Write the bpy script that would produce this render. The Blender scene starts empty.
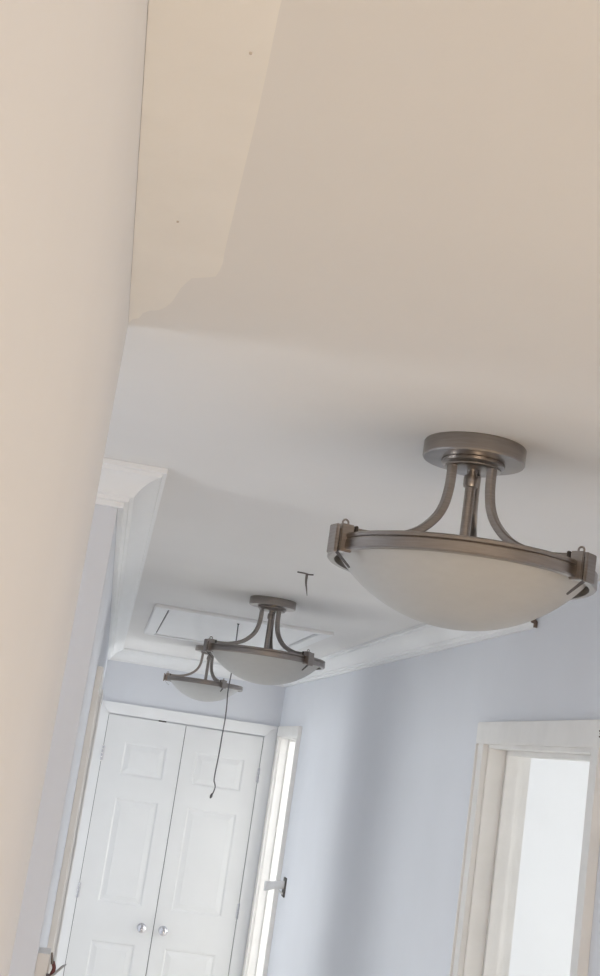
import bpy, bmesh, math, random
from mathutils import Matrix, Vector

random.seed(4)
scene = bpy.context.scene
COL = scene.collection

# ------------------------------------------------------------------ camera
CZ = 2.015                       # eye height (phone held up)
CEIL = 2.55
FPX, PITCH, YAW, ROLL = 1257.33, .210427107, .123095304, .14813554
fw = Vector((math.sin(YAW) * math.cos(PITCH), math.cos(YAW) * math.cos(PITCH), math.sin(PITCH)))
rt0 = Vector((math.cos(YAW), -math.sin(YAW), 0))
up0 = rt0.cross(fw)
rt = math.cos(ROLL) * rt0 + math.sin(ROLL) * up0
up = -math.sin(ROLL) * rt0 + math.cos(ROLL) * up0
cam_d = bpy.data.cameras.new('camera')
cam_d.sensor_fit = 'VERTICAL'
cam_d.sensor_height = 36.0
cam_d.lens = FPX * 36.0 / 976.0
cam_d.clip_start = .01
cam = bpy.data.objects.new('camera', cam_d)
COL.objects.link(cam)
cam.matrix_world = Matrix(((rt.x, up.x, -fw.x, 0), (rt.y, up.y, -fw.y, 0), (rt.z, up.z, -fw.z, CZ), (0, 0, 0, 1)))
scene.camera = cam

# ------------------------------------------------------------------ world, lights, exposure
scene.view_settings.view_transform = 'Standard'
scene.view_settings.look = 'None'
scene.view_settings.gamma = 1
scene.view_settings.use_curve_mapping = False
scene.view_settings.exposure = 0.30
scene.cycles.max_bounces = 12
scene.cycles.diffuse_bounces = 8
scene.cycles.sample_clamp_indirect = 6
w = bpy.data.worlds.new('sky')
scene.world = w
w.use_nodes = True
w.node_tree.nodes['Background'].inputs[0].default_value = (.72, .83, 1, 1)
w.node_tree.nodes['Background'].inputs[1].default_value = .9


def area(name, loc, direction, sx, sy, power, col):
    d = bpy.data.lights.new(name, 'AREA')
    d.shape = 'RECTANGLE'
    d.size, d.size_y = sx, sy
    d.energy = power
    d.color = col
    o = bpy.data.objects.new(name, d)
    COL.objects.link(o)
    o.location = loc
    o.rotation_euler = Vector(direction).to_track_quat('-Z', 'Y').to_euler()
    return o


COOL = (1.0, .972, .96)
WARM = (1.0, .735, .495)
area('added_warm_light_back', (.45, -2.62, 1.45), (0, 1, 0), 1.0, 1.5, 31, WARM)  # unseen warm fill added behind the camera
area('added_warm_light_near_room', (3.72, -.2, 1.45), (-1, 0, 0), 1.8, 1.4, 39, WARM)  # unseen warm fill added to brighten the near left wall
area('daylight_window_right_room', (3.72, 3.3, 1.45), (-1, 0, 0), 1.4, 1.3, 36, COOL)
area('daylight_window_far_room', (3.72, 8.0, 1.45), (-1, 0, 0), 1.2, 1.3, 92, COOL)
area('added_light_left_room', (-2.52, 4.4, 1.45), (1, 0, 0), 1.4, 1.3, 31, COOL)  # unseen fill added to shine through the left doorway
area('added_light_left_room_far', (-2.52, 6.5, 1.45), (1, 0, 0), 1.4, 1.3, 38, COOL)  # unseen fill added to even out the right wall
area('added_light_side_passage', (-2.52, 2.13, 1.45), (1, 0, 0), .7, 1.2, 18, COOL)  # unseen fill added for the ceiling and right wall by the passage


# ------------------------------------------------------------------ materials
def mat(name, col, rough=.6, metal=0.0, var=.03, scale=8.0, bump=0.0, bscale=60.0, spec=.5, stretch=None, col2=None):
    m = bpy.data.materials.new(name)
    m.use_nodes = True
    nt = m.node_tree
    b = nt.nodes['Principled BSDF']
    b.inputs['Roughness'].default_value = rough
    b.inputs['Metallic'].default_value = metal
    b.inputs['Specular IOR Level'].default_value = spec
    tc = nt.nodes.new('ShaderNodeTexCoord')
    mp = nt.nodes.new('ShaderNodeMapping')
    nt.links.new(tc.outputs['Object'], mp.inputs[0])
    if stretch:
        mp.inputs['Scale'].default_value = stretch
    n = nt.nodes.new('ShaderNodeTexNoise')
    n.inputs['Scale'].default_value = scale
    n.inputs['Detail'].default_value = 4
    nt.links.new(mp.outputs[0], n.inputs['Vector'])
    r = nt.nodes.new('ShaderNodeValToRGB')
    a = col2 or [c * (1 - var) for c in col]
    bb = col if col2 else [min(1, c * (1 + var)) for c in col]
    r.color_ramp.elements[0].position = .3
    r.color_ramp.elements[1].position = .7
    r.color_ramp.elements[0].color = (*a, 1)
    r.color_ramp.elements[1].color = (*bb, 1)
    nt.links.new(n.outputs['Fac'], r.inputs[0])
    nt.links.new(r.outputs[0], b.inputs['Base Color'])
    if bump:
        n2 = nt.nodes.new('ShaderNodeTexNoise')
        n2.inputs['Scale'].default_value = bscale
        n2.inputs['Detail'].default_value = 3
        nt.links.new(mp.outputs[0], n2.inputs['Vector'])
        bp = nt.nodes.new('ShaderNodeBump')
        bp.inputs['Strength'].default_value = bump
        bp.inputs['Distance'].default_value = .002
        nt.links.new(n2.outputs['Fac'], bp.inputs['Height'])
        nt.links.new(bp.outputs[0], b.inputs['Normal'])
    return m


M = dict(
    wall=mat('pale_blue_grey_wall_paint', (.735, .757, .805), .7, var=.015, scale=3, bump=.12, bscale=90),
    ceil=mat('ceiling_paint', (.835, .828, .82), .8, var=.015, scale=2.5, bump=.1, bscale=70),
    bare=mat('bare_plaster', (.91, .895, .865), .85, var=.02, scale=9, bump=.2, bscale=50),
    trim=mat('white_trim_gloss', (.88, .89, .90), .42, var=.01, scale=5),
    casing=mat('old_white_casing_paint', (.83, .82, .80), .5, var=.03, scale=12, bump=.15, bscale=40),
    door=mat('white_door_paint', (.82, .83, .835), .45, var=.012, scale=6),
    nickel=mat('brushed_nickel', (.33, .30, .28), .28, 1.0, var=.08, scale=30, stretch=(1, 1, 12)),
    chrome=mat('polished_chrome', (.62, .62, .66), .12, 1.0, var=.02),
    dark=mat('oxidised_metal_and_gap_shade', (.10, .09, .085), .5, .6, var=.1),  # also colours pieces that stand in for shaded gaps
    rawwood=mat('raw_cut_wood', (.16, .12, .10), .8, var=.25, scale=60),
    cord=mat('grey_pull_cord', (.16, .16, .17), .8, var=.1, scale=200),
    plastic=mat('white_plastic', (.80, .80, .80), .4, var=.01),
    red=mat('red_wire_insulation', (.15, .04, .04), .5, var=.1),
    black=mat('black_wire_insulation', (.05, .04, .045), .5, var=.1),
    roomwhite=mat('bright_white_room_paint', (.88, .88, .88), .7, var=.01, scale=3),
    floor=mat('pale_floor_boards', (.74, .71, .66), .5, scale=5, stretch=(9, .8, 1), col2=(.66, .62, .57)),
    filler=mat('grey_nail_filler', (.58, .52, .46), .8, var=.1, scale=90),
    hook=mat('dull_steel_hook', (.17, .15, .14), .5, .5, var=.1),
    hook2=mat('grey_tape', (.42, .42, .43), .6, var=.05),
    gap_shade=mat('grey_gap_shade', (.22, .22, .23), .8, var=.1),  # dark grey standing in for shade inside narrow gaps
    brass=mat('painted_hinge', (.70, .71, .73), .35, .4, var=.05),
)


def glass_bowl_mat():
    m = bpy.data.materials.new('frosted_white_glass')
    m.use_nodes = True
    nt = m.node_tree
    b = nt.nodes['Principled BSDF']
    b.inputs['Base Color'].default_value = (.80, .79, .77, 1)
    b.inputs['Roughness'].default_value = .38
    n = nt.nodes.new('ShaderNodeTexNoise')
    n.inputs['Scale'].default_value = 14
    r = nt.nodes.new('ShaderNodeValToRGB')
    r.color_ramp.elements[0].color = (.54, .54, .53, 1)
    r.color_ramp.elements[1].color = (.60, .60, .59, 1)
    nt.links.new(n.outputs['Fac'], r.inputs[0])
    nt.links.new(r.outputs[0], b.inputs['Base Color'])
    t = nt.nodes.new('ShaderNodeBsdfTranslucent')
    t.inputs[0].default_value = (.6, .6, .59, 1)
    mx = nt.nodes.new('ShaderNodeMixShader')
    mx.inputs[0].default_value = .2
    nt.links.new(b.outputs[0], mx.inputs[1])
    nt.links.new(t.outputs[0], mx.inputs[2])
    nt.links.new(mx.outputs[0], nt.nodes['Material Output'].inputs[0])
    return m


def pane_mat():
    m = bpy.data.materials.new('clear_window_glass')
    m.use_nodes = True
    nt = m.node_tree
    t = nt.nodes.new('ShaderNodeBsdfTransparent')
    t.inputs[0].default_value = (.96, .98, .98, 1)
    g = nt.nodes.new('ShaderNodeBsdfGlossy')
    g.inputs['Roughness'].default_value = .02
    mx = nt.nodes.new('ShaderNodeMixShader')
    mx.inputs[0].default_value = .06
    nt.links.new(t.outputs[0], mx.inputs[1])
    nt.links.new(g.outputs[0], mx.inputs[2])
    nt.links.new(mx.outputs[0], nt.nodes['Material Output'].inputs[0])
    return m


M['bowl'] = glass_bowl_mat()
_nt = M['nickel'].node_tree
_tg = _nt.nodes.new('ShaderNodeTangent')
_tg.direction_type = 'RADIAL'
_tg.axis = 'Z'
_nt.nodes['Principled BSDF'].inputs['Anisotropic'].default_value = .6
_nt.links.new(_tg.outputs[0], _nt.nodes['Principled BSDF'].inputs['Tangent'])
M['pane'] = pane_mat()


# ------------------------------------------------------------------ mesh helpers
class MB:
    def __init__(s):
        s.v, s.f, s.mi = [], [], []

    def face(s, idx, mi=0):
        s.f.append(idx)
        s.mi.append(mi)

    def box(s, x0, x1, y0, y1, z0, z1):
        n = len(s.v)
        s.v += [(x, y, z) for z in (z0, z1) for y in (y0, y1) for x in (x0, x1)]
        for q in ((0, 2, 3, 1), (4, 5, 7, 6), (0, 1, 5, 4), (2, 6, 7, 3), (0, 4, 6, 2), (1, 3, 7, 5)):
            s.face([n + i for i in q])
        return s

    def hexa(s, p):           # 8 points: bottom loop (4), top loop (4)
        n = len(s.v)
        s.v += [tuple(q) for q in p]
        for q in ((0, 3, 2, 1), (4, 5, 6, 7), (0, 1, 5, 4), (1, 2, 6, 5), (2, 3, 7, 6), (3, 0, 4, 7)):
            s.face([n + i for i in q])
        return s

    def rings(s, loops, close=True, caps=True, capmi=0):
        """loops: list of equal-length point loops, bridged in order"""
        n = len(s.v)
        k = len(loops[0])
        for lp in loops:
            s.v += [tuple(p) for p in lp]
        for i in range(len(loops) - 1):
            for j in range(k):
                if not close and j == k - 1:
                    continue
                a, b = n + i * k + j, n + i * k + (j + 1) % k
                s.face([a, b, b + k, a + k])
        if caps:
            s.face([n + j for j in range(k)][::-1], capmi)
            m = n + (len(loops) - 1) * k
            s.face([m + j for j in range(k)], capmi)
        return s

    def lathe(s, prof, seg=48, closed=False, centre=(0, 0, 0), axis='Z'):
        loops = []
        for r, z in prof:
            lp = []
            for i in range(seg):
                a = 2 * math.pi * i / seg
                c, d = max(r, 1e-5) * math.cos(a), max(r, 1e-5) * math.sin(a)
                p = (c, d, z) if axis == 'Z' else (c, z, d)
                lp.append((p[0] + centre[0], p[1] + centre[1], p[2] + centre[2]))
            loops.append(lp)
        if closed:
            loops.append(loops[0])
        s.rings(loops, True, not closed)
        return s

    def sweep(s, path, sec):
        """rectangular / polygonal section along a path; sec gives (side, normal) offsets, path in plane with given frames"""
        loops = []
        for (p, a, b) in path:
            loops.append([Vector(p) + a * u + b * v for u, v in sec])
        s.rings(loops)
        return s

    def tube(s, pts, rad, seg=8):
        pts = [Vector(p) for p in pts]
        loops = []
        for i, p in enumerate(pts):
            t = (pts[min(i + 1, len(pts) - 1)] - pts[max(i - 1, 0)]).normalized()
            a = t.cross(Vector((.31, .95, .05))).normalized()
            if a.length < .1:
                a = t.cross(Vector((1, 0, 0))).normalized()
            b = t.cross(a)
            r = rad[i] if isinstance(rad, (list, tuple)) else rad
            loops.append([p + a * r * math.cos(2 * math.pi * k / seg) + b * r * math.sin(2 * math.pi * k / seg) for k in range(seg)])
        s.rings(loops)
        return s

    def build(s, name, mats, parent=None, bevel=0.0, smooth=False, loc=None):
        me = bpy.data.meshes.new(name)
        me.from_pydata(s.v, [], s.f)
        if not isinstance(mats, (list, tuple)):
            mats = [mats]
        for m in mats:
            me.materials.append(m)
        for p, i in zip(me.polygons, s.mi):
            p.material_index = i
        bm = bmesh.new()
        bm.from_mesh(me)
        bmesh.ops.remove_doubles(bm, verts=bm.verts, dist=1e-6)
        bmesh.ops.recalc_face_normals(bm, faces=bm.faces)
        if bevel:
            bmesh.ops.bevel(bm, geom=[e for e in bm.edges], offset=bevel, segments=2, affect='EDGES', clamp_overlap=True)
        bm.to_mesh(me)
        bm.free()
        if smooth:
            for p in me.polygons:
                p.use_smooth = True
            me.set_sharp_from_angle(angle=math.radians(28))
        o = bpy.data.objects.new(name, me)
        COL.objects.link(o)
        if parent:
            o.parent = parent
        if loc:
            o.location = loc
        return o


def empty(name, loc=(0, 0, 0), rz=0):
    o = bpy.data.objects.new(name, None)
    o.empty_display_size = .1
    COL.objects.link(o)
    o.location = loc
    o.rotation_euler = (0, 0, rz)
    return o


def tag(o, label, cat=None, group=None, kind=None):
    o['label'] = label
    if cat:
        o['category'] = cat
    if group:
        o['group'] = group
    if kind:
        o['kind'] = kind
    return o


def struct(o, label, cat):
    return tag(o, label, cat, kind='structure')


# ------------------------------------------------------------------ room shell
XL_NEAR, XL, XR, YE = -.061, -.05, 1.14, 8.40
Y_NEAR, Y_FAR = 1.645, 2.61          # side passage opens between these
DH = 2.150                           # door opening height
D2 = (2.85, 3.73)                    # doorway in the right wall
D3 = (7.47, 8.25)                    # far doorway in the right wall
NR = (-1.6, 1.45)                    # wide unseen opening beside the camera, added to let warm light in
D5 = (6.10, 7.00)                    # second left doorway, unseen behind the first casing, added to let light in
D4 = (3.93, 4.80)                    # doorway in the left wall

fl = MB().box(-2.7, 3.9, -2.75, 9.4, -.12, 0).build('floor', M['floor'])
struct(fl, 'pale boarded floor running the length of the hallway', 'floor')
ce = MB().box(-2.7, 3.9, -2.75, 9.4, CEIL, CEIL + .12).build('ceiling', M['ceil'])
struct(ce, 'cream painted hallway ceiling with three bowl lamps', 'ceiling')

# bare plaster strip on the ceiling where the cornice was taken off
edge = [(0.038, -2.6), (0.0358, 0.8405), (0.0377, 0.9191), (0.0391, 1.0121), (0.0393, 1.1021), (0.0396, 1.1586), (0.0396, 1.1681),
        (0.0401, 1.2126), (0.0402, 1.2661), (0.0408, 1.3298), (0.0419, 1.354), (0.0406, 1.3771), (0.0378, 1.3984), (0.0312, 1.4053),
        (0.0199, 1.4132), (0.0108, 1.4199), (0.0059, 1.4363), (0.0001, 1.4605), (-0.0043, 1.492), (-0.0079, 1.5165), (-0.0144, 1.5395),
        (-0.0227, 1.5561), (-0.0341, 1.5647), (-0.0428, 1.5798), (-0.0474, 1.603), (-0.0551, 1.6117), (-0.0605, 1.6315)]
outline = [(-.0605, -2.6)] + [(p[0], p[1]) for p in edge]
b = MB()
n = len(outline)
b.rings([[(x, y, CEIL + .001) for x, y in outline], [(x, y, CEIL - .0016) for x, y in outline]])
bs = b.build('bare_plaster_strip', M['bare'], ce)
bs['label'] = 'pale bare plaster strip with ragged end where cornice was removed'
for x, y in ((0.0221, 0.904), (-0.0152, 1.261)):
    b = MB().lathe([(0, 0), (.0012, 0), (.0015, .002), (0, .002)], 10, centre=(x, y, CEIL - .0028))
    b.build('nail_hole', M['filler'], ce)

wl = MB()
wl.box(-.18, XL_NEAR, -2.6, Y_NEAR, 0, CEIL)
wl.box(-2.6, -.18, Y_NEAR - .12, Y_NEAR, 0, CEIL)
o = wl.build('wall_left_near', M['wall'])
struct(o, 'plain near left wall ending in a corner beside the camera', 'wall')

wl = MB()
wl.box(-.17, XL, Y_FAR, D4[0], 0, CEIL)
wl.box(-.17, XL, D4[1], D5[0], 0, CEIL)
wl.box(-.17, XL, D5[1], YE + .12, 0, CEIL)
wl.box(-.17, XL, D5[0], D5[1], DH, CEIL)
wl.box(-.17, XL, D4[0], D4[1], DH, CEIL)
wl.box(-2.6, -.17, Y_FAR, Y_FAR + .12, 0, CEIL)
o = wl.build('wall_left_far', M['wall'])
struct(o, 'far left wall block with cornice wrapping its outer corner', 'wall')

wr = MB()
T = XR + .12
wr.box(XR, T, -2.6, NR[0], 0, CEIL)
wr.box(XR, T, NR[1], D2[0], 0, CEIL)
wr.box(XR, T, NR[0], NR[1], 2.3, CEIL)
wr.box(XR, T, D2[1], D3[0], 0, CEIL)
wr.box(XR, T, D3[1], YE + .12, 0, CEIL)
wr.box(XR, T, D2[0], D2[1], DH, CEIL)
wr.box(XR, T, D3[0], D3[1], DH, CEIL)
o = wr.build('wall_right', M['wall'])
struct(o, 'pale blue grey right wall with two doorways', 'wall')

we = MB()
we.box(XL, .016, YE, YE + .12, 0, DH)
we.box(1.048, 1.128, YE, YE + .12, 0, DH + .06)
we.box(1.128, XR, YE + .05, YE + .12, 0, DH + .06)
we.box(XL, 1.048, YE, YE + .12, DH, DH + .06)
we.box(XL, XR, YE, YE + .12, DH + .06, CEIL)
o = we.build('wall_end', M['wall'])
struct(o, 'end wall above and around the white double closet doors', 'wall')

o = MB().box(-.3, 1.4, YE + .65, YE + .75, 0, CEIL).build('wall_closet', M['wall'])
struct(o, 'back wall inside the closet behind the double doors', 'wall')


def wall_with_hole(name, axis, at, th, a0, a1, h0, h1, z0, z1, m, label):
    """wall across 'axis' with a window hole h0..h1 x z0..z1"""
    b = MB()

    def bx(u0, u1, zz0, zz1):
        if axis == 'X':
            b.box(at, at + th, u0, u1, zz0, zz1)
        else:
            b.box(u0, u1, at, at + th, zz0, zz1)
    bx(a0, h0, 0, CEIL)
    bx(h1, a1, 0, CEIL)
    bx(h0, h1, 0, z0)
    bx(h0, h1, z1, CEIL)
    o = b.build(name, m)
    struct(o, label, 'wall')
    return o


def window(n, axis, at, th, h0, h1, z0, z1, label):
    e = empty('window_%d' % n)
    struct(e, label, 'window')

    def bx(u0, u1, zz0, zz1, d0, d1):
        return (MB().box(at + d0, at + d1, u0, u1, zz0, zz1) if axis == 'X' else MB().box(u0, u1, at + d0, at + d1, zz0, zz1))
    c = th / 2
    f = .05
    for a in ((h0, h0 + f, z0, z1), (h1 - f, h1, z0, z1), (h0 + f, h1 - f, z0, z0 + f), (h0 + f, h1 - f, z1 - f, z1)):
        bx(*a, c - .03, c + .03).build('window_frame', M['trim'], e)
    mid = (z0 + z1) / 2
    bx(h0 + f, h1 - f, mid - .02, mid + .02, c - .02, c + .02).build('glazing_bar', M['trim'], e)
    bx(h0 + f, h1 - f, z0 + f, mid - .02, c - .003, c + .003).build('pane', M['pane'], e)
    bx(h0 + f, h1 - f, mid + .02, z1 - f, c - .003, c + .003).build('pane', M['pane'], e)


wall_with_hole('wall_back', 'Y', -2.6, .1, -.18, T, -.02, .98, .65, 2.25, M['wall'], 'wall behind the camera with an added tall window')
window(1, 'Y', -2.6, .1, -.02, .98, .65, 2.25, 'tall unseen window added at the near end of the hallway')  # unseen window added to go with the warm fill
# room behind the right doorway
wall_with_hole('wall_right_room', 'X', 3.6, .1, 1.7, 5.3, 2.6, 4.0, .75, 2.15, M['roomwhite'], 'window wall of the bright room through right doorway')
window(2, 'X', 3.6, .1, 2.6, 4.0, .75, 2.15, 'window of the bright room through the right doorway')
b = MB()
b.box(T, 3.6, 1.6, 1.7, 0, CEIL)
b.box(T, 3.6, 5.2, 5.3, 0, CEIL)
struct(b.build('wall_right_room_sides', M['roomwhite']), 'bright white room walls seen through the right doorway', 'wall')
# unseen near room, added so warm light reaches the near left wall
wall_with_hole('wall_added_room', 'X', 3.6, .1, -2.6, 1.7, -1.1, .7, .7, 2.2, M['roomwhite'], 'window wall of the added open room beside the camera')
window(6, 'X', 3.6, .1, -1.1, .7, .7, 2.2, 'wide window of the added open room beside the camera')
struct(MB().box(T, 3.6, -2.6, -2.5, 0, CEIL).build('wall_added_room_side', M['roomwhite']), 'side wall of the added open room beside the camera', 'wall')
# far room on the right
wall_with_hole('wall_far_room', 'X', 3.6, .1, 6.6, 9.4, 7.4, 8.6, .75, 2.15, M['roomwhite'], 'window wall of the far right room')
window(3, 'X', 3.6, .1, 7.4, 8.6, .75, 2.15, 'window of the far right room')
b = MB()
b.box(T, 3.6, 6.5, 6.6, 0, CEIL)
b.box(T, 3.6, 9.3, 9.4, 0, CEIL)
struct(b.build('wall_far_room_sides', M['roomwhite']), 'white walls of the far right room', 'wall')
# left room and side passage; their unseen windows are added to light the hall
b = MB()
for y0, y1 in ((2.73, 3.7), (5.1, 5.8), (7.2, 7.7)):
    b.box(-2.5, -2.4, y0, y1, 0, CEIL)
for y0, y1 in ((3.7, 5.1), (5.8, 7.2)):
    b.box(-2.5, -2.4, y0, y1, 0, .75)
    b.box(-2.5, -2.4, y0, y1, 2.15, CEIL)
struct(b.build('wall_left_room', M['roomwhite']), 'wall with added windows in the room behind the left doorways', 'wall')
window(4, 'X', -2.5, .1, 3.7, 5.1, .75, 2.15, 'nearer added window of the room behind the left doorways')
window(7, 'X', -2.5, .1, 5.8, 7.2, .75, 2.15, 'farther added window of the room behind the left doorways')
struct(MB().box(-2.5, -.17, 7.6, 7.7, 0, CEIL).build('wall_left_room_side', M['roomwhite']), 'side wall of the room behind the left doorways', 'wall')
wall_with_hole('wall_side_passage', 'X', -2.5, .1, Y_NEAR, Y_FAR, 1.78, 2.48, .8, 2.1, M['wall'], 'end wall of the side passage on the left')
window(5, 'X', -2.5, .1, 1.78, 2.48, .8, 2.1, 'narrow added window at the end of the side passage')

# ------------------------------------------------------------------ cornice
front = [(.088, .0005), (.088, .011), (.080, .013), (.077, .019), (.068, .022), (.056, .029), (.045, .039), (.036, .050),
         (.030, .060), (.022, .063), (.020, .070), (.012, .072), (.012, .083)]
PROF = front + [(.0005, .083), (.0005, .066), (.068, .0005)]


def crown(name, label, p0, p1, nrm, m0, m1, capend=False):
    """run of cornice along p0->p1 (xy), offset to nrm; m = +1 outside mitre, -1 inside mitre, 0 square cut"""
    a, c = Vector((*p0, 0)), Vector((*p1, 0))
    d = (c - a).normalized()
    nv = Vector((*nrm, 0))
    l0 = [a + nv * p - d * (m0 * p) + Vector((0, 0, CEIL - z)) for p, z in PROF]
    l1 = [c + nv * p + d * (m1 * p) + Vector((0, 0, CEIL - z)) for p, z in PROF]
    b = MB()
    b.rings([l0, l1], capmi=1 if capend else 0)
    o = b.build(name, [M['trim'], M['rawwood']], smooth=True)
    struct(o, label, 'cornice')


crown('trim_1', 'white cornice on the front face of the far left wall block', (-2.5, Y_FAR), (XL, Y_FAR), (0, -1), 0, 1)
crown('trim_2', 'white cornice running along the far left wall', (XL, Y_FAR), (XL, YE), (1, 0), 1, -1)
crown('trim_3', 'white cornice above the double closet doors', (XL, YE), (XR, YE), (0, -1), -1, -1)
crown('trim_4', 'white cornice along right wall with raw cut end', (XR, YE), (XR, 3.39), (-1, 0), -1, 0, True)


# ------------------------------------------------------------------ doors and casings
def door_root(n, label):
    e = empty('door_%d' % n)
    struct(e, label, 'door')
    return e


def ext(pts, axis, a0, a1):
    """extrude a 2-D polygon (u, z) along axis between a0 and a1"""
    if axis == 'Y':
        return MB().rings([[(u, a0, z) for u, z in pts], [(u, a1, z) for u, z in pts]])
    return MB().rings([[(a0, u, z) for u, z in pts], [(a1, u, z) for u, z in pts]])


d1 = door_root(1, 'white panelled double closet doors in the end wall')
CT = 2.203
YF = YE - .018
ext([(XL + .002, 0), (.018, 0), (.018, 2.130), (XL + .002, CT)], 'Y', YF, YE).build('casing_side', M['trim'], d1, bevel=.0025)
ext([(1.124, 0), (1.047, 0), (1.047, 2.130), (1.124, CT)], 'Y', YF, YE).build('casing_side', M['trim'], d1, bevel=.0025)
ext([(.018, 2.1305), (1.047, 2.1305), (1.124, CT + .0005), (XL + .002, CT + .0005)], 'Y', YF, YE).build('casing_head', M['trim'], d1, bevel=.0025)
# back-band: thin raised outer lip of the casing
MB().box(XL + .002, XL + .010, YF - .006, YF + .002, 0, CT).build('casing_lip', M['trim'], d1, bevel=.001)
MB().box(1.116, 1.124, YF - .006, YF + .002, 0, CT).build('casing_lip', M['trim'], d1, bevel=.001)
MB().box(XL + .010, 1.116, YF - .006, YF + .002, CT - .009, CT).build('casing_lip', M['trim'], d1, bevel=.001)

LF = YE - .006                      # front plane of the door leaves
LB = LF + .035


def leaf(x0, x1, px0, px1, zt, hinge_x):
    """3-panel leaf; panels (z0, z1) listed bottom to top"""
    rows = [(.20, .735), (.965, 1.612), (1.752, 1.965)]
    b = MB()
    b.box(x0, px0, LF, LB, .012, zt)
    b.box(px1, x1, LF, LB, .012, zt)
    zs = [.012] + [z for r in rows for z in r] + [zt]
    for k in range(0, len(zs), 2):
        b.box(px0, px1, LF, LB, zs[k], zs[k + 1])
    lf = b.build('door_leaf', M['door'], d1)
    for z0, z1 in rows:
        p = MB()

        def rect(i, y):
            return [(px0 + i, y, z0 + i), (px1 - i, y, z0 + i), (px1 - i, y, z1 - i), (px0 + i, y, z1 - i)]
        p.rings([rect(0, LB - .002), rect(0, LF + .003), rect(.006, LF + .004), rect(.012, LF + .009), rect(.020, LF + .009), rect(.048, LF + .003)], capmi=0)
        p.build('panel', M['door'], lf)
    for hz in (1.874, 1.018, .22):
        h = MB()
        h.box(hinge_x - .013, hinge_x + .013, LF - .004, LF + .004, hz - .045, hz + .045)
        ho = h.build('hinge', M['brass'], lf, bevel=.001)
        k = MB()
        for q in (-.036, -.012, .012, .036):
            k.lathe([(.001, q - .010), (.0062, q - .010), (.0068, q - .006), (.0068, q + .006), (.0062, q + .010), (.001, q + .010)], 12, centre=(hinge_x, LF - .010, hz))
        k.lathe([(.001, -.050), (.004, -.050), (.004, .050), (.001, .050)], 10, centre=(hinge_x, LF - .010, hz))
        k.build('hinge_knuckle', M['dark' if False else 'chrome'], lf, smooth=True)
    return lf


lf1 = leaf(.0220, .5255, .150, .432, 2.124, .0195)
lf2 = leaf(.5307, 1.0430, .618, .945, 2.122, 1.0455)
for lf_, kx in ((lf1, .452), (lf2, .588)):
    k = MB()
    k.lathe([(.001, .002), (.026, .002), (.028, -.002), (.026, -.007), (.012, -.010), (.010, -.026), (.017, -.032), (.0245, -.042),
             (.0265, -.050), (.0245, -.058), (.017, -.064), (.012, -.066), (.001, -.064)], 28, centre=(kx, LF, .842), axis='Y')
    k.build('door_knob', M['chrome'], lf_, smooth=True)
MB().box(.345, .395, LF - .003, LF + .020, 2.1225, 2.1305).build('head_gap_shade', M['dark'], d1, bevel=.001)  # dark piece stands in for the shaded gap above the leaf
MB().box(.5258, .5304, LF + .005, LB - .004, .012, 2.121).build('meeting_gap_shade', M['gap_shade'], d1)  # dark strip stands in for the shade between the leaves
MB().box(.0183, .0217, LF + .005, LB - .004, .012, 2.122).build('edge_gap_shade', M['gap_shade'], d1)  # dark strips stand in for shade along the leaf edges
MB().box(1.0433, 1.0467, LF + .005, LB - .004, .012, 2.121).build('edge_gap_shade', M['gap_shade'], d1)
MB().box(.0175, 1.0475, LB + .002, LB + .014, 2.105, 2.1345).build('door_stop', M['trim'], d1)


def doorway_right(n, y0, y1, label, cap_offset=.018):
    """open doorway in the right wall: jambs, stops and casing"""
    e = door_root(n, label)
    xf = XR - cap_offset
    # jambs
    jx = T + .012
    MB().box(XR - .002, jx, y1 - .020, y1 + .0, 0, DH).build('jamb', M['casing'], e, bevel=.0015)
    MB().box(XR - .002, jx, y0, y0 + .020, 0, DH).build('jamb', M['casing'], e, bevel=.0015)
    MB().box(XR - .002, jx, y0 + .020, y1 - .020, DH - .020, DH).build('jamb_head', M['casing'], e, bevel=.0015)
    sx0, sx1 = XR + .052, XR + .092
    MB().box(sx0, sx1, y1 - .034, y1 - .020, 0, DH - .020).build('door_stop', M['casing'], e, bevel=.0015)
    MB().box(sx0, sx1, y0 + .020, y0 + .034, 0, DH - .020).build('door_stop', M['casing'], e, bevel=.0015)
    MB().box(sx0, sx1, y0 + .034, y1 - .034, DH - .034, DH - .020).build('door_stop', M['casing'], e, bevel=.0015)
    # casing on the hall side
    cw = .058
    for a, c, lip in ((y1 - .012, y1 - .012 + cw, y1 - .012 + cw), (y0 + .012 - cw, y0 + .012, y0 + .012 - cw)):
        s = MB().box(xf, XR, a, c, 0, DH - .010).build('casing_side', M['casing'], e, bevel=.002)
        q = .007
        l0, l1 = (lip - q, lip + .003) if lip == c else (lip - .003, lip + q)
        MB().box(xf - .006, XR, l0, l1, 0, DH - .010).build('casing_lip', M['casing'], s, bevel=.001)
    MB().box(xf - .004, XR, y0 + .012 - cw - .012, y1 - .012 + cw + .012, DH - .010, DH + .055).build('casing_head', M['casing'], e, bevel=.003)
    return e


d2 = doorway_right(2, *D2, 'open doorway with old white casing in the right wall')
hb = MB()
for zz, yy in ((2.178, 2.805), (2.172, 2.800), (2.165, 2.803)):
    hb.box(XR - .0232, XR - .021, yy - .004, yy + .004, zz - .002, zz + .002)
hb.build('paint_chip', M['rawwood'], d2)
d3 = doorway_right(3, *D3, 'narrow looking far doorway beside the double closet doors')

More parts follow.
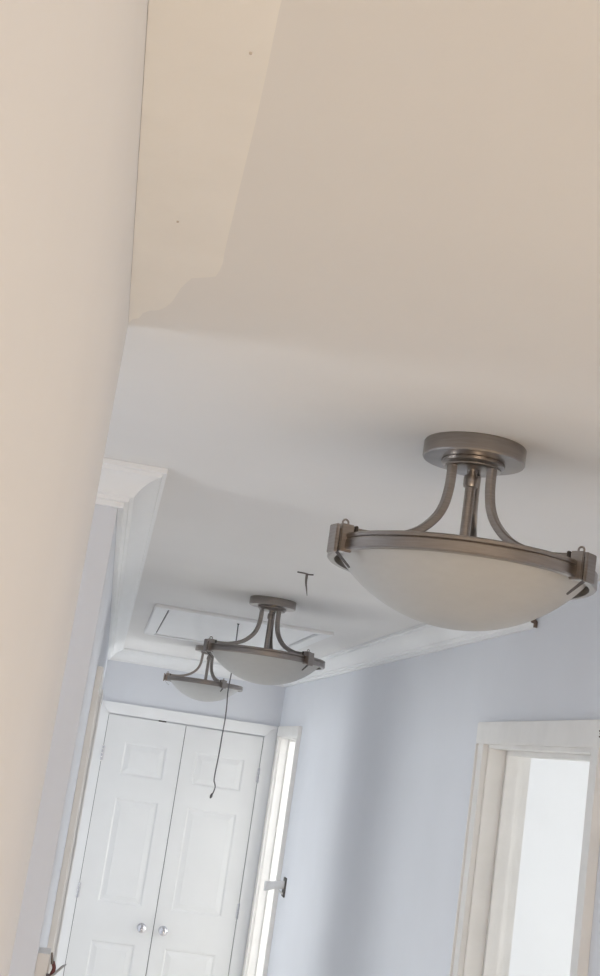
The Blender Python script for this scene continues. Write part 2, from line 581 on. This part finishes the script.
# left doorways: the first seen at a grazing angle, the second added for light
for n_, D_, lab_ in ((4, D4, 'doorway casing on the far left wall seen edge-on'), (5, D5, 'second left doorway, added for light, hidden behind the casing of the first')):
    d4 = door_root(n_, lab_)
    MB().box(-.182, XL + .002, D_[0], D_[0] + .02, 0, DH).build('jamb', M['casing'], d4, bevel=.0015)
    MB().box(-.182, XL + .002, D_[1] - .02, D_[1], 0, DH).build('jamb', M['casing'], d4, bevel=.0015)
    MB().box(-.182, XL + .002, D_[0] + .02, D_[1] - .02, DH - .02, DH).build('jamb_head', M['casing'], d4, bevel=.0015)
    MB().box(XL, XL + .017, D_[0] - .05, D_[0] + .012, 0, DH - .01).build('casing_side', M['casing'], d4, bevel=.002)
    MB().box(XL, XL + .017, D_[1] - .012, D_[1] + .05, 0, DH - .01).build('casing_side', M['casing'], d4, bevel=.002)
    MB().box(XL, XL + .019, D_[0] - .055, D_[1] + .055, DH - .01, DH + .050).build('casing_head', M['casing'], d4, bevel=.002)

# ------------------------------------------------------------------ attic hatch and its cord
hx0, hx1, hy0, hy1 = .122, .876, 5.20, 6.71
e = empty('attic_hatch', ((hx0 + hx1) / 2, (hy0 + hy1) / 2, CEIL))
tag(e, 'white rectangular attic hatch with moulded frame in the ceiling', 'hatch')
ox, oy = e.location.x, e.location.y
fwid, fz = .058, .013


def rail(name, x0, x1, y0, y1):
    MB().box(x0 - ox, x1 - ox, y0 - oy, y1 - oy, -fz, .0005).build(name, M['trim'], e, bevel=.004)


rail('frame_rail', hx0, hx1, hy0, hy0 + fwid)
rail('frame_rail', hx0, hx1, hy1 - fwid, hy1)
rail('frame_rail', hx0, hx0 + fwid, hy0 + fwid, hy1 - fwid)
rail('frame_rail', hx1 - fwid, hx1, hy0 + fwid, hy1 - fwid)
gp = .0075
MB().box(hx0 + fwid + gp - ox, hx1 - fwid - gp - ox, hy0 + fwid + gp - oy, hy1 - fwid - gp - oy, -.007, .0005).build('hatch_panel', M['trim'], e)
for g in ((hx0 + fwid, hx0 + fwid + gp, hy0 + fwid, hy1 - fwid), (hx1 - fwid - gp, hx1 - fwid, hy0 + fwid, hy1 - fwid), (hx0 + fwid + gp, hx1 - fwid - gp, hy1 - fwid - gp, hy1 - fwid)):
    MB().box(g[0] - ox, g[1] - ox, g[2] - oy, g[3] - oy, -.001, .0005).build('hatch_gap_shade', M['gap_shade'], e)  # dark strips stand in for the shade around the hatch panel
MB().lathe([(.001, 0), (.006, 0), (.005, -.003), (.003, -.006), (.001, -.006)], 12, centre=(.4915 - ox, 5.41 - oy, -.0065)).build('eyelet', M['dark'], e, smooth=True)

cpts = [(.4915, 5.41, CEIL - .011), (.494, 5.412, CZ + .436), (.495, 5.41, CZ + .328), (.492, 5.409, CZ + .242), (.4965, 5.41, CZ + .18),
        (.4985, 5.41, CZ + .116), (.4965, 5.412, CZ + .04), (.4955, 5.41, CZ - .031), (.4925, 5.41, CZ - .09), (.492, 5.41, CZ - .135),
        (.4985, 5.41, CZ - .152), (.501, 5.41, CZ - .165), (.497, 5.41, CZ - .185), (.490, 5.41, CZ - .203)]


def smooth_path(p, k=4):
    out = []
    p = [Vector(q) for q in p]
    for i in range(len(p) - 1):
        a, b_, c, d = p[max(i - 1, 0)], p[i], p[i + 1], p[min(i + 2, len(p) - 1)]
        for j in range(k):
            t = j / k
            out.append(.5 * ((2 * b_) + (c - a) * t + (2 * a - 5 * b_ + 4 * c - d) * t * t + (3 * b_ - a - 3 * c + d) * t ** 3))
    out.append(p[-1])
    return out


sp = smooth_path(cpts)
ce_ = empty('pull_cord', (.4915, 5.41, CEIL))
tag(ce_, 'thin dark pull cord hanging from the attic hatch', 'cord')
MB().tube([q - ce_.location for q in sp], .0027, 8).build('cord', M['cord'], ce_, smooth=True)
tip = sp[-1] - ce_.location
MB().tube([tip + Vector((.002, 0, .012)), tip + Vector((.001, 0, .004)), tip, tip + Vector((-.002, 0, -.008))], [.003, .0052, .0055, .003], 8).build('cord_knot', M['cord'], ce_, smooth=True)

# ------------------------------------------------------------------ ceiling hook
hk = empty('ceiling_hook', (.503, 3.63, CEIL))
tag(hk, 'small dark T-shaped metal hook stuck in the ceiling', 'hook')
MB().tube(smooth_path([(-.024, 0, -.0035), (-.012, .004, -.003), (0, 0, -.004), (.010, -.004, -.006), (.023, -.002, -.0045)]), [.0022] * 17, 8).build('cross_bar', M['hook'], hk, smooth=True)
sp = smooth_path([(.004, 0, -.005), (.005, 0, -.03), (.0095, 0, -.05), (.0135, 0, -.068)])
MB().tube(sp, [.0042 - .0034 * i / (len(sp) - 1) for i in range(len(sp))], 8).build('shank', M['hook'], hk, smooth=True)


# ------------------------------------------------------------------ bowl ceiling lamps
RR, ZR = .212, -.1895                 # ring radius, ring top below the ceiling


def arm_mesh():
    prof = [(.038, -.040), (.038, -.062), (.0395, -.085), (.045, -.112), (.058, -.137), (.083, -.162), (.112, -.177), (.146, -.187), (.178, -.1905), (.198, -.191)]
    pts = smooth_path([(r, 0, -.04 + (z + .04) * .963) for r, z in prof], 4)
    path = []
    for i, p in enumerate(pts):
        t = (pts[min(i + 1, len(pts) - 1)] - pts[max(i - 1, 0)]).normalized()
        nrm = Vector((t.z, 0, -t.x))
        path.append((p, Vector((0, 1, 0)), nrm))
    w_, h_, c_ = .0075, .0062, .002
    sec = [(-w_, -h_ + c_), (-w_ + c_, -h_), (w_ - c_, -h_), (w_, -h_ + c_), (w_, h_ - c_), (w_ - c_, h_), (-w_ + c_, h_), (-w_, h_ - c_)]
    return MB().sweep(path, sec)


def lamp(loc, angles, label):
    """angles: azimuths (deg) of the three arms, 0 = -Y (towards the camera end), positive towards +X"""
    root = empty('ceiling_lamp', loc)
    tag(root, label, 'lamp', 'brushed nickel bowl lamps along the hall ceiling')
    nk = M['nickel']
    MB().lathe([(.001, 0), (.0815, 0), (.083, -.002), (.083, -.0255), (.0815, -.028), (.052, -.0285), (.001, -.0285)], 64).build('canopy', nk, root, smooth=True)
    MB().lathe([(.001, -.028), (.0505, -.028), (.0515, -.0295), (.0515, -.034), (.049, -.0365), (.046, -.038), (.046, -.0405), (.044, -.0415), (.001, -.0415)], 48).build('canopy_plate', nk, root, smooth=True)
    st = MB().lathe([(.001, -.04), (.0085, -.04), (.0085, -.21), (.001, -.21)], 20).build('stem', nk, root, smooth=True)
    MB().lathe([(.008, -.050), (.0115, -.051), (.0125, -.055), (.0125, -.066), (.0115, -.070), (.008, -.071)], 20, closed=True).build('coupling', nk, st, smooth=True)
    MB().lathe([(.008, -.205), (.022, -.206), (.024, -.212), (.024, -.238), (.020, -.245), (.001, -.245)], 24).build('lamp_holder', nk, st, smooth=True)
    # ring: rolled lip above a plain band
    MB().lathe([(RR - .010, ZR), (RR - .002, ZR - .0005), (RR + .001, ZR - .003), (RR + .001, ZR - .007), (RR - .001, ZR - .009),
                (RR + .0015, ZR - .0105), (RR + .0015, ZR - .024), (RR - .001, ZR - .0265), (RR - .010, ZR - .027)], 96, closed=True).build('ring', nk, root, smooth=True)
    # frosted bowl
    a, h = .200, .097
    rs = (a * a + h * h) / (2 * h)
    z0 = ZR - .014
    zc = z0 + (rs - h)
    outer, inner = [], []
    amax = math.asin(a / rs)
    for i in range(25):
        t = amax * i / 24
        outer.append((rs * math.sin(t), zc - rs * math.cos(t)))
        inner.append(((rs - .005) * math.sin(t), zc - (rs - .005) * math.cos(t)))
    MB().lathe(outer + [(a, z0 + .006), (a - .005, z0 + .006)] + inner[::-1], 96).build('glass_bowl', M['bowl'], root, smooth=True)
    am = None
    for ang in angles:
        th = math.radians(ang - 90)
        if am is None:
            am = arm_mesh().build('arm', nk, root, smooth=True)
            ao = am
        else:
            ao = am.copy()
            COL.objects.link(ao)
        ao.rotation_euler = (0, 0, th)
        # clamp
        q = MB()
        q.box(RR - .012, RR + .010, -.0085, .0085, ZR - .030, ZR + .013)
        cl = q.build('clamp', nk, root, bevel=.0015)
        cl.rotation_euler = (0, 0, th)
        q = MB()
        q.box(RR + .0102, RR + .0148, -.006, .006, ZR - .026, ZR + .004)
        q.build('clamp_gap_shade', M['dark'], cl)  # dark block stands in for the shaded gap behind the plate
        q = MB()
        q.box(RR + .015, RR + .0205, -.013, .013, ZR - .034, ZR + .010)
        q.build('clamp_plate', nk, cl, bevel=.0012)
        q = MB()
        q.box(RR - .017, RR - .0125, -.011, .011, ZR - .006, ZR + .0125)
        q.build('arm_bracket', M['dark'], cl, bevel=.001)
        q = MB()
        pts = [(RR + .001 + .0048 * math.cos(t), 0, ZR + .0155 + .005 * math.sin(t)) for t in [math.pi * (-.25 + 1.5 * k / 14) for k in range(15)]]
        q.tube(pts, .0016, 8)
        q.build('wing_screw', nk, cl, smooth=True)
        q = MB()
        q.hexa([(RR + .010, -.006, ZR - .031), (RR + .014, -.006, ZR - .028), (RR + .014, .006, ZR - .028), (RR + .010, .006, ZR - .031),
                (RR - .016, -.003, ZR - .052), (RR - .0145, -.003, ZR - .0495), (RR - .0145, .003, ZR - .0495), (RR - .016, .003, ZR - .052)])
        q.build('claw', M['dark'], cl, bevel=.0006)
    return root


V1 = -math.degrees(math.atan2(.5, 1.95))
V2 = -math.degrees(math.atan2(.5, 4.42))
V3 = -math.degrees(math.atan2(.5, 7.08))
lamp((.513, 1.93, CEIL), [V1 - 59, V1 + 54, V1 + 168], 'nearest and largest brushed nickel bowl lamp on the ceiling')
lamp((.512, 4.42, CEIL), [V2 - 65, V2 + 42, V2 + 170], 'middle brushed nickel bowl lamp between nearest lamp and closet doors')
lamp((.51, 7.08, CEIL), [V3 - 84, V3 + 27, V3 + 150], 'farthest and smallest bowl lamp, just in front of closet doors')

# ------------------------------------------------------------------ small fittings on the walls
wb = empty('wall_bracket', (XR, 7.22, 1.315))
tag(wb, 'small white bracket sticking out of right wall beside far doorway', 'bracket')
MB().box(-.008, 0, -.04, .04, -.052, .052).build('back_plate', M['dark'], wb, bevel=.002)
b = MB()
b.rings([[(-.008, .022 * math.cos(t), .012 + .022 * math.sin(t)) for t in [k * math.pi / 8 for k in range(16)]],
         [(-.06, .021 * math.cos(t), .004 + .021 * math.sin(t)) for t in [k * math.pi / 8 for k in range(16)]],
         [(-.105, .025 * math.cos(t), -.006 + .027 * math.sin(t)) for t in [k * math.pi / 8 for k in range(16)]],
         [(-.115, .025 * math.cos(t), -.008 + .027 * math.sin(t)) for t in [k * math.pi / 8 for k in range(16)]]])
b.build('bracket_arm', M['plastic'], wb, smooth=True)
MB().tube([(-.006, 0, -.036), (-.022, 0, -.030), (-.036, 0, -.018)], .005, 10).build('brace', M['plastic'], wb, smooth=True)

sb = empty('switch_box', (XL, 2.72, 1.567))
tag(sb, 'opened switch box with loose wires at the left wall corner', 'switch')
MB().box(0, .024, -.036, .036, -.13, 0).build('box_body', M['plastic'], sb, bevel=.0015)
MB().box(.0245, .0275, -.030, .030, -.125, -.012).build('cover_plate', M['plastic'], sb, bevel=.001)
MB().tube(smooth_path([(.0275, -.012, -.056), (.033, -.014, -.040), (.036, -.016, -.028), (.031, -.016, -.016)]), .0040, 8).build('wire', M['red'], sb, smooth=True)
MB().tube(smooth_path([(.0275, -.018, -.062), (.028, -.038, -.050), (.026, -.040, -.036)]), .0036, 8).build('wire', M['black'], sb, smooth=True)
MB().tube(smooth_path([(.031, -.018, -.020), (.029, -.018, -.010), (.0265, -.018, .001)]), [.0034 - .0002 * i for i in range(9)], 8).build('wire', M['hook'], sb, smooth=True)
MB().hexa([(.028, -.020, -.046), (.038, -.020, -.042), (.038, -.004, -.042), (.028, -.004, -.046), (.052, -.016, -.023), (.059, -.014, -.020), (.059, -.008, -.019), (.052, -.006, -.022)]).build('torn_tape', M['hook2'], sb)
